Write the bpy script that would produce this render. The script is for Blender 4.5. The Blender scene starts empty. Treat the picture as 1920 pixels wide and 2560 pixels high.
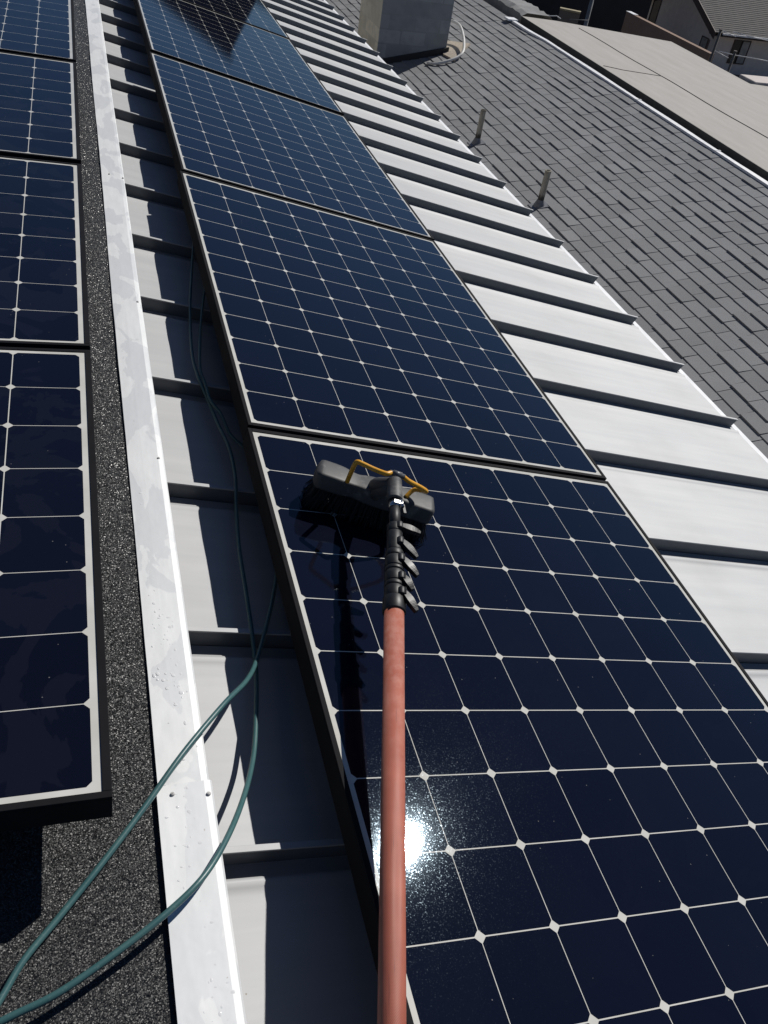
import bpy, bmesh, math, random
import numpy as np
from mathutils import Vector, Matrix
random.seed(7)
rng = np.random.default_rng(11)
C = bpy.context.scene.collection
PI = math.pi

# ---------------------------------------------------------------- camera, sky, sun, exposure
# "roof frame": x down the metal roof slope, y along the row of panels, z off the panel glass.
TH = math.radians(13.2)                       # pitch of the metal roof
G = np.array([[math.cos(TH), 0, math.sin(TH)], [0, 1, 0], [-math.sin(TH), 0, math.cos(TH)]])
FPX = 2120.8776                               # focal length in photo pixels (1920 x 2560)
RC = np.array([[0.894715, -0.269821, 0.355925], [0.100489, -0.654857, -0.749043], [0.435187, 0.705946, -0.558796]])
CM = np.array([-0.560069, -1.549845, 1.044577])
cam_d = bpy.data.cameras.new('camera'); cam = bpy.data.objects.new('camera', cam_d); C.objects.link(cam)
cam_d.sensor_fit = 'VERTICAL'; cam_d.sensor_height = 24.0; cam_d.lens = 24.0 * FPX / 2560
cam_d.clip_start = 0.02; cam_d.clip_end = 3000
A_ = G @ RC.T
cm4 = Matrix.Identity(4)
for r_ in range(3):
    cm4[r_][0] = A_[r_, 0]; cm4[r_][1] = -A_[r_, 1]; cm4[r_][2] = -A_[r_, 2]
    cm4[r_][3] = (G @ CM)[r_]
cam.matrix_world = cm4
bpy.context.scene.camera = cam

SUN = np.array([0.4574, 0.4122, 0.788])       # towards the sun, roof frame
sg = G @ SUN; sg /= np.linalg.norm(sg)
sun_d = bpy.data.lights.new('sun', 'SUN'); sun_d.energy = 5.0; sun_d.angle = math.radians(0.53); sun_d.color = (1.0, 0.965, 0.91)
sun = bpy.data.objects.new('sun', sun_d); C.objects.link(sun)
sun.rotation_euler = Vector(sg).to_track_quat('Z', 'Y').to_euler(); sun.location = (20, 15, 30)
W = bpy.data.worlds.new('World'); bpy.context.scene.world = W; W.use_nodes = True
wn = W.node_tree; sky = wn.nodes.new('ShaderNodeTexSky'); sky.sky_type = 'NISHITA'; sky.sun_disc = False
sky.sun_elevation = math.asin(sg[2]); sky.sun_rotation = math.atan2(sg[0], sg[1])
sky.air_density = 0.85; sky.dust_density = 0.03; sky.ozone_density = 8.0
bg = wn.nodes['Background']; bg.inputs['Strength'].default_value = 0.05
wn.links.new(sky.outputs[0], bg.inputs['Color'])
vs = bpy.context.scene.view_settings
vs.view_transform = 'Standard'; vs.look = 'None'; vs.gamma = 1.0; vs.exposure = -0.3; vs.use_curve_mapping = False
bpy.context.scene.cycles.max_bounces = 8

# ---------------------------------------------------------------- helpers
def ray(px, py):
    d = RC.T @ np.array([(px - 960) / FPX, (py - 1280) / FPX, 1.0]); return d / np.linalg.norm(d)
def hit(px, py, z):                            # roof-frame point seen at a photo pixel, at height z
    d = ray(px, py); return CM + d * ((z - CM[2]) / d[2])
CG = G @ CM
def far(px, py, D):                            # world point seen at a photo pixel, at horizontal distance D
    d = G @ ray(px, py); return CG + d * (D / math.hypot(d[0], d[1]))

class MB:
    """collects shapes for ONE mesh"""
    def __init__(s): s.v = []; s.f = []; s.smooth = []
    def quad(s, pts, smooth=False):
        n = len(s.v); s.v += [tuple(map(float, p)) for p in pts]; s.f.append(tuple(range(n, n + len(pts)))); s.smooth.append(smooth)
    def box(s, x0, x1, y0, y1, z0, z1, M=None):
        c = [(x0,y0,z0),(x1,y0,z0),(x1,y1,z0),(x0,y1,z0),(x0,y0,z1),(x1,y0,z1),(x1,y1,z1),(x0,y1,z1)]
        s.hexa(c, M)
    def hexa(s, c, M=None):
        n = len(s.v)
        for p in c:
            p = Vector(p)
            if M is not None: p = M @ p
            s.v.append(tuple(p))
        for f in ((3,2,1,0),(4,5,6,7),(0,1,5,4),(1,2,6,5),(2,3,7,6),(3,0,4,7)):
            s.f.append(tuple(n + i for i in f)); s.smooth.append(False)
    def beam(s, a, b, w, h, up=(0,0,1)):       # rectangular bar from a to b
        a = Vector(a); b = Vector(b); t = (b - a).normalized(); r = t.cross(Vector(up)).normalized(); u = r.cross(t)
        c = []
        for p in (a, b):
            for sx, sz in ((-1,-1),(1,-1),(1,1),(-1,1)): c.append(p + r*sx*w/2 + u*sz*h/2)
        n = len(s.v); s.v += [tuple(p) for p in c]
        for f in ((0,1,2,3),(7,6,5,4),(0,4,5,1),(1,5,6,2),(2,6,7,3),(3,7,4,0)):
            s.f.append(tuple(n + i for i in f)); s.smooth.append(False)
    def tube(s, pts, rad, seg=12, cap=True):
        pts = [Vector(p) for p in pts]
        if not hasattr(rad, '__len__'): rad = [rad] * len(pts)
        n0 = len(s.v); ref = None
        for i, p in enumerate(pts):
            t = (pts[min(i+1, len(pts)-1)] - pts[max(i-1, 0)]).normalized()
            if ref is None:
                ref = t.orthogonal().normalized()
            ref = (ref - t * ref.dot(t)).normalized(); bi = t.cross(ref)
            for k in range(seg):
                a = 2*PI*k/seg; s.v.append(tuple(p + (ref*math.cos(a) + bi*math.sin(a)) * rad[i]))
        for i in range(len(pts)-1):
            for k in range(seg):
                a = n0+i*seg+k; b = n0+i*seg+(k+1) % seg
                s.f.append((a, b, b+seg, a+seg)); s.smooth.append(True)
        if cap:
            s.f.append(tuple(n0+k for k in reversed(range(seg)))); s.smooth.append(False)
            m = n0+(len(pts)-1)*seg; s.f.append(tuple(m+k for k in range(seg))); s.smooth.append(False)
    def prism(s, prof, y0, y1):                # profile in x,z extruded along y
        n = len(prof); b = len(s.v)
        s.v += [(p[0], y0, p[1]) for p in prof] + [(p[0], y1, p[1]) for p in prof]
        s.f.append(tuple(b+i for i in range(n))); s.f.append(tuple(b+n+i for i in reversed(range(n)))); s.smooth += [False]*2
        for i in range(n):
            j = (i+1) % n; s.f.append((b+i, b+n+i, b+n+j, b+j)); s.smooth.append(False)
    def build(s, name, mat, parent=None, bevel=0, origin=None, seg=2):
        me = bpy.data.meshes.new(name)
        o3 = Vector(origin) if origin is not None else Vector((0,0,0))
        me.from_pydata([tuple(Vector(v) - o3) for v in s.v], [], s.f); me.update()
        me.polygons.foreach_set('use_smooth', s.smooth)
        bm = bmesh.new(); bm.from_mesh(me); bmesh.ops.recalc_face_normals(bm, faces=bm.faces[:]); bm.to_mesh(me); bm.free()
        o = bpy.data.objects.new(name, me); C.objects.link(o); me.materials.append(mat)
        if origin is not None: o.location = o3
        if parent: o.parent = parent
        if bevel:
            m = o.modifiers.new('bevel', 'BEVEL'); m.width = bevel; m.segments = seg; m.limit_method = 'ANGLE'; m.angle_limit = math.radians(40)
        return o
def smooth(pts, n=10):                         # Catmull-Rom through the points
    P = [Vector(p) for p in pts]; P = [P[0]*2-P[1]] + P + [P[-1]*2-P[-2]]; out = []
    for i in range(1, len(P)-2):
        a, b, c, d = P[i-1:i+3]
        for k in range(n):
            t = k/n; out.append(0.5*((2*b)+(c-a)*t+(2*a-5*b+4*c-d)*t*t+(3*b-a-3*c+d)*t**3))
    out.append(P[-2]); return out
def empty(name, loc=(0,0,0), rot=(0,0,0)):
    o = bpy.data.objects.new(name, None); C.objects.link(o); o.location = loc; o.rotation_euler = rot; o.empty_display_size = .1; return o
def tag(o, label, cat, group=None):
    o['label'] = label; o['category'] = cat
    if group: o['group'] = group
    return o
def roof_root(name, at):                       # Empty standing at a roof-frame point, axes of the metal roof
    return empty(name, tuple(G @ np.array(at, float)), (0, TH, 0))
def roofed(o, at=(0,0,0)):                     # a single mesh given in the roof frame
    o.location = tuple(G @ np.array(at, float)); o.rotation_euler = (0, TH, 0); return o

# ---------------------------------------------------------------- materials
class NT:
    def __init__(s, name):
        s.m = bpy.data.materials.new(name); s.m.use_nodes = True; s.t = s.m.node_tree; s.b = s.t.nodes['Principled BSDF']
    def n(s, typ, **kw):
        o = s.t.nodes.new(typ)
        for k, v in kw.items():
            if k in o.inputs: o.inputs[k].default_value = v
            else: setattr(o, k, v)
        return o
    def val(s, sock, v):
        if hasattr(v, 'is_output') or hasattr(v, 'links'): s.t.links.new(v, sock)
        else: sock.default_value = v
    def math(s, op, a, b=None, c=None):
        o = s.t.nodes.new('ShaderNodeMath'); o.operation = op
        for i, v in enumerate((a, b, c)):
            if v is not None: s.val(o.inputs[i], v)
        return o.outputs[0]
    def mix(s, f, a, b):
        o = s.t.nodes.new('ShaderNodeMix'); o.data_type = 'RGBA'
        s.val(o.inputs[0], f)
        for i, v in ((6, a), (7, b)):
            if isinstance(v, tuple): v = (*v, 1) if len(v) == 3 else v
            s.val(o.inputs[i], v)
        return o.outputs[2]
    def obj(s): return s.t.nodes.new('ShaderNodeTexCoord').outputs['Object']
    def noise(s, vec, scale, detail=4, rough=.55, dist=0.):
        o = s.n('ShaderNodeTexNoise', Scale=scale, Detail=detail, Roughness=rough, Distortion=dist); s.t.links.new(vec, o.inputs['Vector']); return o.outputs[0]
    def ramp(s, f, lo, hi, smooth=True):
        o = s.t.nodes.new('ShaderNodeMapRange'); o.interpolation_type = 'SMOOTHSTEP' if smooth else 'LINEAR'
        s.val(o.inputs[0], f); o.inputs[1].default_value = lo; o.inputs[2].default_value = hi; return o.outputs[0]
    def scale(s, vec, sc):
        o = s.n('ShaderNodeMapping'); o.inputs['Scale'].default_value = sc; s.t.links.new(vec, o.inputs['Vector']); return o.outputs[0]
    def bump(s, h, strength, dist):
        o = s.n('ShaderNodeBump', Strength=strength, Distance=dist); s.t.links.new(h, o.inputs['Height']); s.t.links.new(o.outputs[0], s.b.inputs['Normal']); return o
    def set(s, **kw):
        for k, v in kw.items():
            i = s.b.inputs[k.replace('_', ' ')]
            if isinstance(v, tuple): v = (*v, 1) if len(v) == 3 else v
            s.val(i, v)
        return s

def plain(name, col, rough=.6, noise=.12, scale=8, metal=0., bump=0., spec=.5):
    t = NT(name); v = t.obj(); n = t.noise(v, scale, 5)
    d = tuple(c*(1-noise) for c in col); h = tuple(min(1, c*(1+noise)) for c in col)
    t.set(Base_Color=t.mix(t.ramp(n, .3, .7, False), d, h), Roughness=t.math('MULTIPLY_ADD', n, .2, rough-.1), Metallic=metal)
    t.b.inputs['Specular IOR Level'].default_value = spec
    if bump: t.bump(t.noise(v, scale*6, 3), bump, .003)
    return t.m

def m_metal():
    t = NT('painted white metal'); v = t.obj()
    n1 = t.noise(t.scale(v, (1.2, 14, 1)), 1.6, 5, .6); n2 = t.noise(v, 3.2, 4); n3 = t.noise(v, 120, 2)
    col = t.mix(t.ramp(n1, .35, .75, False), (.415, .423, .432), (.468, .473, .478))
    col = t.mix(t.math('MULTIPLY', t.ramp(n2, .45, .8), .35), col, (.375, .375, .37))
    sp = t.n('ShaderNodeTexVoronoi', Scale=26.0); t.t.links.new(v, sp.inputs['Vector'])
    speck = t.math('MULTIPLY', t.math('LESS_THAN', sp.outputs['Distance'], .035), t.math('GREATER_THAN', t.noise(v, 7, 2), .56))
    col = t.mix(t.math('MULTIPLY', speck, .8), col, (.22, .19, .15))
    t.set(Base_Color=col, Roughness=t.math('MULTIPLY_ADD', n2, .08, .62), Metallic=.30); t.bump(t.noise(t.scale(v, (1, 3, 1)), 3.0, 2), .06, .01)
    return t.m
def m_flash():
    t = NT('wet white flashing'); v = t.obj()
    n = t.noise(t.scale(v, (1, .45, 1)), 13, 5, .5, .6); wet = t.ramp(n, .5, .515)
    n2 = t.noise(v, 5, 4); n3 = t.noise(t.scale(v, (3, .6, 1)), 22, 4)
    col = t.mix(t.ramp(n3, .35, .75, False), (.74, .748, .745), (.82, .825, .82))
    col = t.mix(t.math('MULTIPLY', wet, .45), col, (.63, .645, .66))
    sp = t.noise(v, 55, 3, .6); col = t.mix(t.math('MULTIPLY', t.ramp(sp, .72, .76), .6), col, (.30, .27, .22))
    t.set(Base_Color=col, Roughness=t.math('MULTIPLY_ADD', wet, -.06, .60), Metallic=.3); t.bump(t.noise(v, 16, 3), .12, .006)
    return t.m
def m_granule():
    t = NT('black granule cap sheet'); v = t.obj()
    vo = t.n('ShaderNodeTexVoronoi', Scale=820.0); t.t.links.new(v, vo.inputs['Vector'])
    sep = t.n('ShaderNodeSeparateColor'); t.t.links.new(vo.outputs['Color'], sep.inputs[0])
    a = t.math('POWER', sep.outputs[0], 4.0)
    col = t.mix(a, (.009, .0095, .010), (.06, .06, .059))
    big = t.noise(v, 3.5, 4); col = t.mix(t.math('MULTIPLY', t.ramp(big, .35, .7), .35), col, (.02, .02, .021))
    t.set(Base_Color=col, Roughness=t.math('MULTIPLY_ADD', sep.outputs[1], .5, .22))
    nm = t.t.nodes.new('ShaderNodeVectorMath'); nm.operation = 'SUBTRACT'; t.t.links.new(vo.outputs['Color'], nm.inputs[0]); nm.inputs[1].default_value = (.5, .5, .5)
    sc = t.t.nodes.new('ShaderNodeVectorMath'); sc.operation = 'SCALE'; t.t.links.new(nm.outputs[0], sc.inputs[0]); sc.inputs['Scale'].default_value = 1.0
    ge = t.t.nodes.new('ShaderNodeNewGeometry'); ad = t.t.nodes.new('ShaderNodeVectorMath'); ad.operation = 'ADD'
    t.t.links.new(ge.outputs['Normal'], ad.inputs[0]); t.t.links.new(sc.outputs[0], ad.inputs[1])
    no = t.t.nodes.new('ShaderNodeVectorMath'); no.operation = 'NORMALIZE'; t.t.links.new(ad.outputs[0], no.inputs[0]); t.t.links.new(no.outputs[0], t.b.inputs['Normal'])
    return t.m
PT = .127
def m_cells():
    """white backsheet with octagonal dark cells, all under one sheet of glass"""
    t = NT('solar cells under glass'); v = t.obj(); s3 = t.n('ShaderNodeSeparateXYZ'); t.t.links.new(v, s3.inputs[0])
    x, y = s3.outputs[0], s3.outputs[1]
    def dist(c, half):                          # distance to the nearest cell boundary, metres
        u = t.math('FRACT', t.math('MULTIPLY_ADD', c, 1/PT, half))
        return t.math('MULTIPLY', t.math('SUBTRACT', .5, t.math('ABSOLUTE', t.math('SUBTRACT', u, .5))), PT)
    dx = dist(x, 4.); dy = dist(y, 6.)
    inx = t.math('LESS_THAN', t.math('ABSOLUTE', x), 4*PT-.0012); iny = t.math('LESS_THAN', t.math('ABSOLUTE', y), 6*PT-.0012)
    c = t.math('MULTIPLY', t.math('GREATER_THAN', dx, .00062), t.math('GREATER_THAN', dy, .00095))
    c = t.math('MULTIPLY', c, t.math('GREATER_THAN', t.math('ADD', dx, dy), .0098))
    c = t.math('MULTIPLY', c, t.math('MULTIPLY', inx, iny))
    oi = t.t.nodes.new('ShaderNodeObjectInfo'); ad = t.t.nodes.new('ShaderNodeVectorMath'); ad.operation = 'ADD'
    cx = t.t.nodes.new('ShaderNodeCombineXYZ'); t.t.links.new(t.math('MULTIPLY', oi.outputs['Random'], 37.), cx.inputs[0]); t.t.links.new(t.math('MULTIPLY', oi.outputs['Random'], 91.), cx.inputs[1])
    t.t.links.new(v, ad.inputs[0]); t.t.links.new(cx.outputs[0], ad.inputs[1]); w = ad.outputs[0]
    # each cell its own slight tone
    fl = t.t.nodes.new('ShaderNodeVectorMath'); fl.operation = 'FLOOR'; sc = t.t.nodes.new('ShaderNodeVectorMath'); sc.operation = 'SCALE'; sc.inputs['Scale'].default_value = 1/PT
    t.t.links.new(v, sc.inputs[0]); t.t.links.new(sc.outputs[0], fl.inputs[0]); wn_ = t.n('ShaderNodeTexWhiteNoise'); t.t.links.new(fl.outputs[0], wn_.inputs['Vector'])
    cell = t.mix(wn_.outputs['Value'], (.0035, .0042, .0105), (.005, .0062, .0145))
    film = t.math('MULTIPLY', t.ramp(t.noise(w, 6.5, 5, .55, .9), .53, .545), oi.outputs['Alpha'])
    dust = t.noise(w, 430, 3, .65)
    spv = t.n('ShaderNodeTexVoronoi', Scale=48.0); t.t.links.new(w, spv.inputs['Vector'])
    speck = t.math('MULTIPLY', t.math('LESS_THAN', spv.outputs['Distance'], .045), t.math('GREATER_THAN', t.noise(w, 9, 2), .52))
    cell = t.mix(t.math('MULTIPLY', film, .5), cell, (.0105, .0115, .0205))
    cell = t.mix(t.math('MULTIPLY', speck, .5), cell, (.30, .29, .28))
    back = t.mix(t.ramp(t.noise(w, 11, 4), .35, .7, False), (.56, .55, .50), (.66, .65, .61))
    rough = t.math('ADD', t.math('MULTIPLY_ADD', film, .012, .034), t.math('MULTIPLY', t.ramp(dust, .52, .78), .085))
    t.set(Base_Color=t.mix(c, back, cell), Roughness=rough, IOR=1.46, Specular_Tint=(.62, .83, 1.0))
    gr = t.n('ShaderNodeTexVoronoi', Scale=420.0); t.t.links.new(w, gr.inputs['Vector'])
    hb = t.math('ADD', t.math('MULTIPLY', t.ramp(gr.outputs['Distance'], .0, .35), .5), t.noise(w, 900, 1))
    t.bump(hb, .02, .0006)
    return t.m
def m_shingle(name, base, dark, attr=True, grain=160):
    t = NT(name); v = t.obj(); n = t.noise(v, 2.2, 4); g = t.noise(v, grain, 2, .7)
    col = t.mix(t.ramp(n, .3, .7, False), dark, base)
    if attr:
        a = t.n('ShaderNodeAttribute'); a.attribute_name = 'tone'; o = t.math('MULTIPLY_ADD', a.outputs['Fac'], .22, .88)
        vm = t.t.nodes.new('ShaderNodeVectorMath'); vm.operation = 'SCALE'; t.t.links.new(col, vm.inputs[0]); t.t.links.new(o, vm.inputs['Scale']); col = vm.outputs[0]
    col = t.mix(t.math('MULTIPLY', t.ramp(g, .42, .62), .35), col, tuple(c*.65 for c in base))
    t.set(Base_Color=col, Roughness=.9); t.b.inputs['Specular IOR Level'].default_value = .25; t.bump(g, .5, .004); return t.m
def m_beige():
    t = NT('beige coated roof'); v = t.obj()
    n = t.noise(t.scale(v, (3, .5, 1)), 2.2, 5, .6); n2 = t.noise(v, 40, 3)
    col = t.mix(t.ramp(n, .35, .7, False), (.40, .375, .345), (.46, .435, .405))
    col = t.mix(t.math('MULTIPLY', t.ramp(n2, .5, .8), .25), col, (.36, .335, .31))
    t.set(Base_Color=col, Roughness=.85); t.bump(n2, .2, .004); return t.m
def m_block(name, base, mortar, sc):
    t = NT(name); v = t.obj(); n = t.noise(v, 7, 4); f = t.noise(v, 60, 3)
    br = t.n('ShaderNodeTexBrick', Scale=sc); br.inputs['Mortar Size'].default_value = .012; br.inputs['Brick Width'].default_value = .4; br.inputs['Row Height'].default_value = .2
    br.inputs['Color1'].default_value = (*[c*.82 for c in base], 1); br.inputs['Color2'].default_value = (*[min(1, c*1.12) for c in base], 1); br.inputs['Mortar'].default_value = (*mortar, 1)
    sx = t.n('ShaderNodeSeparateXYZ'); t.t.links.new(v, sx.inputs[0]); cb = t.n('ShaderNodeCombineXYZ')
    t.t.links.new(t.math('ADD', sx.outputs[0], sx.outputs[1]), cb.inputs[0]); t.t.links.new(sx.outputs[2], cb.inputs[1]); t.t.links.new(cb.outputs[0], br.inputs['Vector'])
    t.set(Base_Color=t.mix(t.math('MULTIPLY', t.ramp(n, .4, .7), .35), br.outputs[0], tuple(c*.6 for c in base)), Roughness=.9); t.bump(f, .3, .004); return t.m
def m_water():
    t = NT('water over white paint'); t.set(Base_Color=(.74, .745, .75), Roughness=.08, IOR=1.33); return t.m
def m_hose():
    t = NT('teal hose rubber'); v = t.obj(); n = t.noise(v, 30, 4); f = t.noise(v, 260, 2)
    col = t.mix(t.ramp(n, .3, .7, False), (.036, .105, .112), (.058, .135, .135)); col = t.mix(t.math('MULTIPLY', t.ramp(f, .6, .75), .3), col, (.16, .22, .21))
    t.set(Base_Color=col, Roughness=.38); t.bump(f, .1, .001); return t.m
def m_pole():
    t = NT('red woven fibre pole'); v = t.obj()
    s3 = t.n('ShaderNodeSeparateXYZ'); t.t.links.new(v, s3.inputs[0])
    ang = t.math('ARCTAN2', s3.outputs[1], s3.outputs[0])
    weave = t.math('MULTIPLY', t.math('SINE', t.math('MULTIPLY', s3.outputs[2], 2100.)), t.math('SINE', t.math('MULTIPLY', ang, 46.)))
    n = t.noise(v, 18, 4); sc = t.noise(t.scale(v, (60, 60, 5)), 4, 4)
    col = t.mix(t.ramp(n, .3, .7, False), (.35, .092, .056), (.44, .132, .082))
    col = t.mix(t.math('MULTIPLY', t.ramp(weave, -.2, .9), .3), col, (.66, .28, .23))
    col = t.mix(t.math('MULTIPLY', t.ramp(sc, .6, .7), .45), col, (.20, .06, .045))
    dz = t.math('MULTIPLY', t.math('SUBTRACT', 1., t.ramp(s3.outputs[2], .0, .45)), t.ramp(t.noise(v, 60, 4, .7), .35, .65)); col = t.mix(t.math('MULTIPLY', dz, .35), col, (.62, .36, .30))
    t.set(Base_Color=col, Roughness=.42); t.bump(weave, .3, .0008); return t.m
def m_rubber(name, col, rough=.45, wear=(.10, .10, .098), amt=.5):
    t = NT(name); v = t.obj(); n = t.noise(v, 25, 6, .65, .5); s = t.noise(t.scale(v, (20, 160, 60)), 1.2, 5, .6)
    c = t.mix(t.math('MULTIPLY', t.ramp(n, .5, .75), amt), col, wear); c = t.mix(t.math('MULTIPLY', t.ramp(s, .62, .7), amt*.7), c, wear)
    t.set(Base_Color=c, Roughness=t.math('MULTIPLY_ADD', n, .3, rough-.15)); t.bump(n, .08, .002); return t.m

M = dict(
    metal=m_metal(), edge=plain('shade painted roof side', (.05, .053, .05), .9, .25, 12), gap_black=plain('added gap black', (.012, .012, .013), .95, .2, 30), fin=plain('shade painted seam metal', (.115, .13, .15), .5, .12, 14), flash=m_flash(), granule=m_granule(), cells=m_cells(), shingle=m_shingle('grey shingle', (.268, .271, .278), (.235, .238, .246)),
    beige=m_beige(), chimney=m_block('grey concrete block', (.34, .355, .365), (.30, .31, .315), 1.0), chimney_side=m_block('lighter tan block side', (.68, .655, .54), (.62, .60, .50), 1.0), water=m_water(), hose=m_hose(), pole=m_pole(),
    frame=plain('black anodised frame', (.009, .009, .011), .75, .25, 20, spec=.12), screw=plain('grey screw', (.55, .54, .52), .5, .2, 200, .2),
    rubber=m_rubber('black moulded plastic', (.06, .06, .06), .55, (.22, .215, .205), .75), bristle=plain('black bristle', (.014, .014, .014), .7, .3, 60), clampm=m_rubber('black clamp plastic', (.012, .012, .013), .48, (.05, .05, .05), .4),
    yellow=m_rubber('amber spray tube', (.78, .38, .03), .4, (.62, .30, .06), .4), steel=plain('bright steel', (.62, .62, .62), .25, .2, 90, 1.),
    deck=plain('roof deck', (.12, .10, .08), .9), wall=plain('rendered wall', (.38, .36, .33), .9, .1, 3), pipe=m_block('weathered pipe', (.20, .185, .15), (.2, .185, .15), .3),
    lead=plain('lead flashing', (.17, .175, .19), .55, .2, 30), white=plain('white coated strip', (.80, .805, .82), .5, .1, 12), grey=plain('grey cap sheet', (.25, .25, .25), .9, .2, 8, bump=.5),
    board=plain('pale weathered board', (.42, .36, .29), .85, .2, 25), cable=plain('white cable', (.62, .61, .58), .5, .12, 30),
    stucco=plain('beige stucco', (.74, .67, .60), .95, .08, 2.5), brownwall=plain('brown rendered wall', (.27, .185, .14), .95, .12, 2), greywall=plain('grey brown wall', (.16, .145, .135), .95, .15, 2),
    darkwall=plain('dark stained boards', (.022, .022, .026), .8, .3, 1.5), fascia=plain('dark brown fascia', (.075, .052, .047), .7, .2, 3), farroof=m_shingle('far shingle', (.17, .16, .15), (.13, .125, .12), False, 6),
    glass=plain('dark window glass', (.02, .025, .032), .12, .2, 1), pane=plain('curtained window', (.30, .31, .31), .3, .3, 2), ground=plain('dry ground', (.17, .145, .115), .95, .25, .35),
    asphalt=plain('asphalt street', (.06, .06, .062), .9, .15, 1.2), postgrey=plain('grey post', (.22, .22, .22), .6, .15, 3), timber=plain('pale timber', (.36, .31, .2), .85, .2, 6),
    seamline=plain('dark seam sealant', (.09, .085, .08), .8, .2, 10), darkbrown=plain('dark brown timber', (.06, .042, .035), .8, .2, 6), foliage=plain('dark foliage', (.03, .045, .02), .8, .4, 2))

# ---------------------------------------------------------------- ground far below the roofs
mb = MB(); mb.quad([(-400,-400,-11),(900,-400,-11),(900,900,-11),(-400,900,-11)]); g_ = mb.build('ground', M['ground']); g_['kind'] = 'structure'
mb = MB(); mb.quad([(14,-300,-10.996),(21,-300,-10.996),(21,600,-10.996),(14,600,-10.996)]); g_ = mb.build('street', M['asphalt']); g_['kind'] = 'structure'

# ---------------------------------------------------------------- the house we stand on
h = empty('house_walls', (0, 0, -11)); tag(h, 'pale rendered walls carrying the metal roof and the black granule roof', 'building')
mb = MB(); mb.prism([(-5.8, 0), (1.98, 0), (1.98, 10.28), (-.45, 10.62), (-5.8, 10.78)], -3.8, 19); mb.build('wall', M['wall'], h)

# metal roof: pan, one fin per standing seam, eave trim
R0 = (1.0, 0.0, -.16)
mr = roof_root('metal_roof', R0); tag(mr, 'white standing seam metal roof sloping down beside the long row of panels', 'roof')
def rl(x, y, z): return (x - R0[0], y - R0[1], z - R0[2])
Y0, Y1 = -3.9, 16.0
SP, A0 = .4321, 4.2647
ks = range(int((A0 - Y1)/SP), int((A0 - Y0)/SP) + 1)
seam_y = [A0 - SP*k for k in ks]
mb = MB()
for y in seam_y:                               # one pan between two seams, gently oil-canned, with its turned-up edge
    ya, yb = y, y + SP
    nx, prof = 14, []
    for (f, z) in ((.005, 0), (.03, .0), (.033, .005), (.040, .0065), (.047, .003), (.06, .001), (.14, .0), (.20, .0012), (.26, .0012), (.32, 0), (SP-.04, .0), (SP-.02, .0005), (SP-.005, .002)):
        prof.append((yb - f, z))
    xs = np.linspace(-.235, 2.268, nx)
    ph = random.uniform(0, 6); rows = []
    for x in xs:
        w = .0012*math.sin(x*2.3+ph)
        rows.append([rl(x, py, -.16 + pz + (w if pz < .0015 else w*.3)) for py, pz in prof])
    for i in range(nx-1):
        for j in range(len(prof)-1):
            mb.quad([rows[i][j], rows[i+1][j], rows[i+1][j+1], rows[i][j+1]], True)
pan = mb.build('roof_pan', M['metal'], mr)
bm = bmesh.new(); bm.from_mesh(pan.data); bmesh.ops.remove_doubles(bm, verts=bm.verts[:], dist=.0004); bmesh.ops.recalc_face_normals(bm, faces=bm.faces[:])
if sum(f.normal.z for f in bm.faces) < 0: bmesh.ops.reverse_faces(bm, faces=bm.faces[:])
bm.to_mesh(pan.data); bm.free()
proto = None
for i, y in enumerate(seam_y):
    if y < -3 or y > 14.5: continue
    dy = random.uniform(-.004, .004)
    if proto is None:
        mb = MB()
        L0_, L1_ = -.225 - R0[0], 2.262 - R0[0]
        # fin, flattened hem on top
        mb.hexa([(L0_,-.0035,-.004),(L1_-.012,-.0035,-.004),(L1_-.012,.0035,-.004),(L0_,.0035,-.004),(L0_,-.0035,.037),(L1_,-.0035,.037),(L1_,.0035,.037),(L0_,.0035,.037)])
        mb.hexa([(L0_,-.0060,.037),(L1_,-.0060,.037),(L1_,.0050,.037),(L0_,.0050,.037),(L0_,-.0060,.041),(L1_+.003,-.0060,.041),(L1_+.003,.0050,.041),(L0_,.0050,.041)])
        proto = mb.build('standing_seam', M['fin'], mr, bevel=.0008); proto.data.materials.append(M['metal'])  # shade of the fin sides put into their colour; hem keeps roof metal
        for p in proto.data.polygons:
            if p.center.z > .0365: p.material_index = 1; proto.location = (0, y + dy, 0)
    else:
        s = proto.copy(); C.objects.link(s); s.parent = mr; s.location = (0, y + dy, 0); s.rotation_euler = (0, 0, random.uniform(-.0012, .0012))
mb = MB()
mb.box(2.283-R0[0], 2.318-R0[0], Y0, 15.9, -.013, -.007); mb.box(2.308-R0[0], 2.318-R0[0], Y0, 15.9, -.16, -.013)
mb.build('eave_trim', M['white'], mr)
mb = MB(); mb.box(-.6-R0[0], 2.25-R0[0], Y0, 15.9, -.14, -.02); mb.build('roof_deck', M['deck'], mr)
mb = MB(); mb.box(2.2505-R0[0], 2.3075-R0[0], Y0, 15.9, -.10, -.045); mb.build('eave_gap_shade', M['gap_black'], mr)  # black strip added in the gap, its colour standing in for shade

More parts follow.
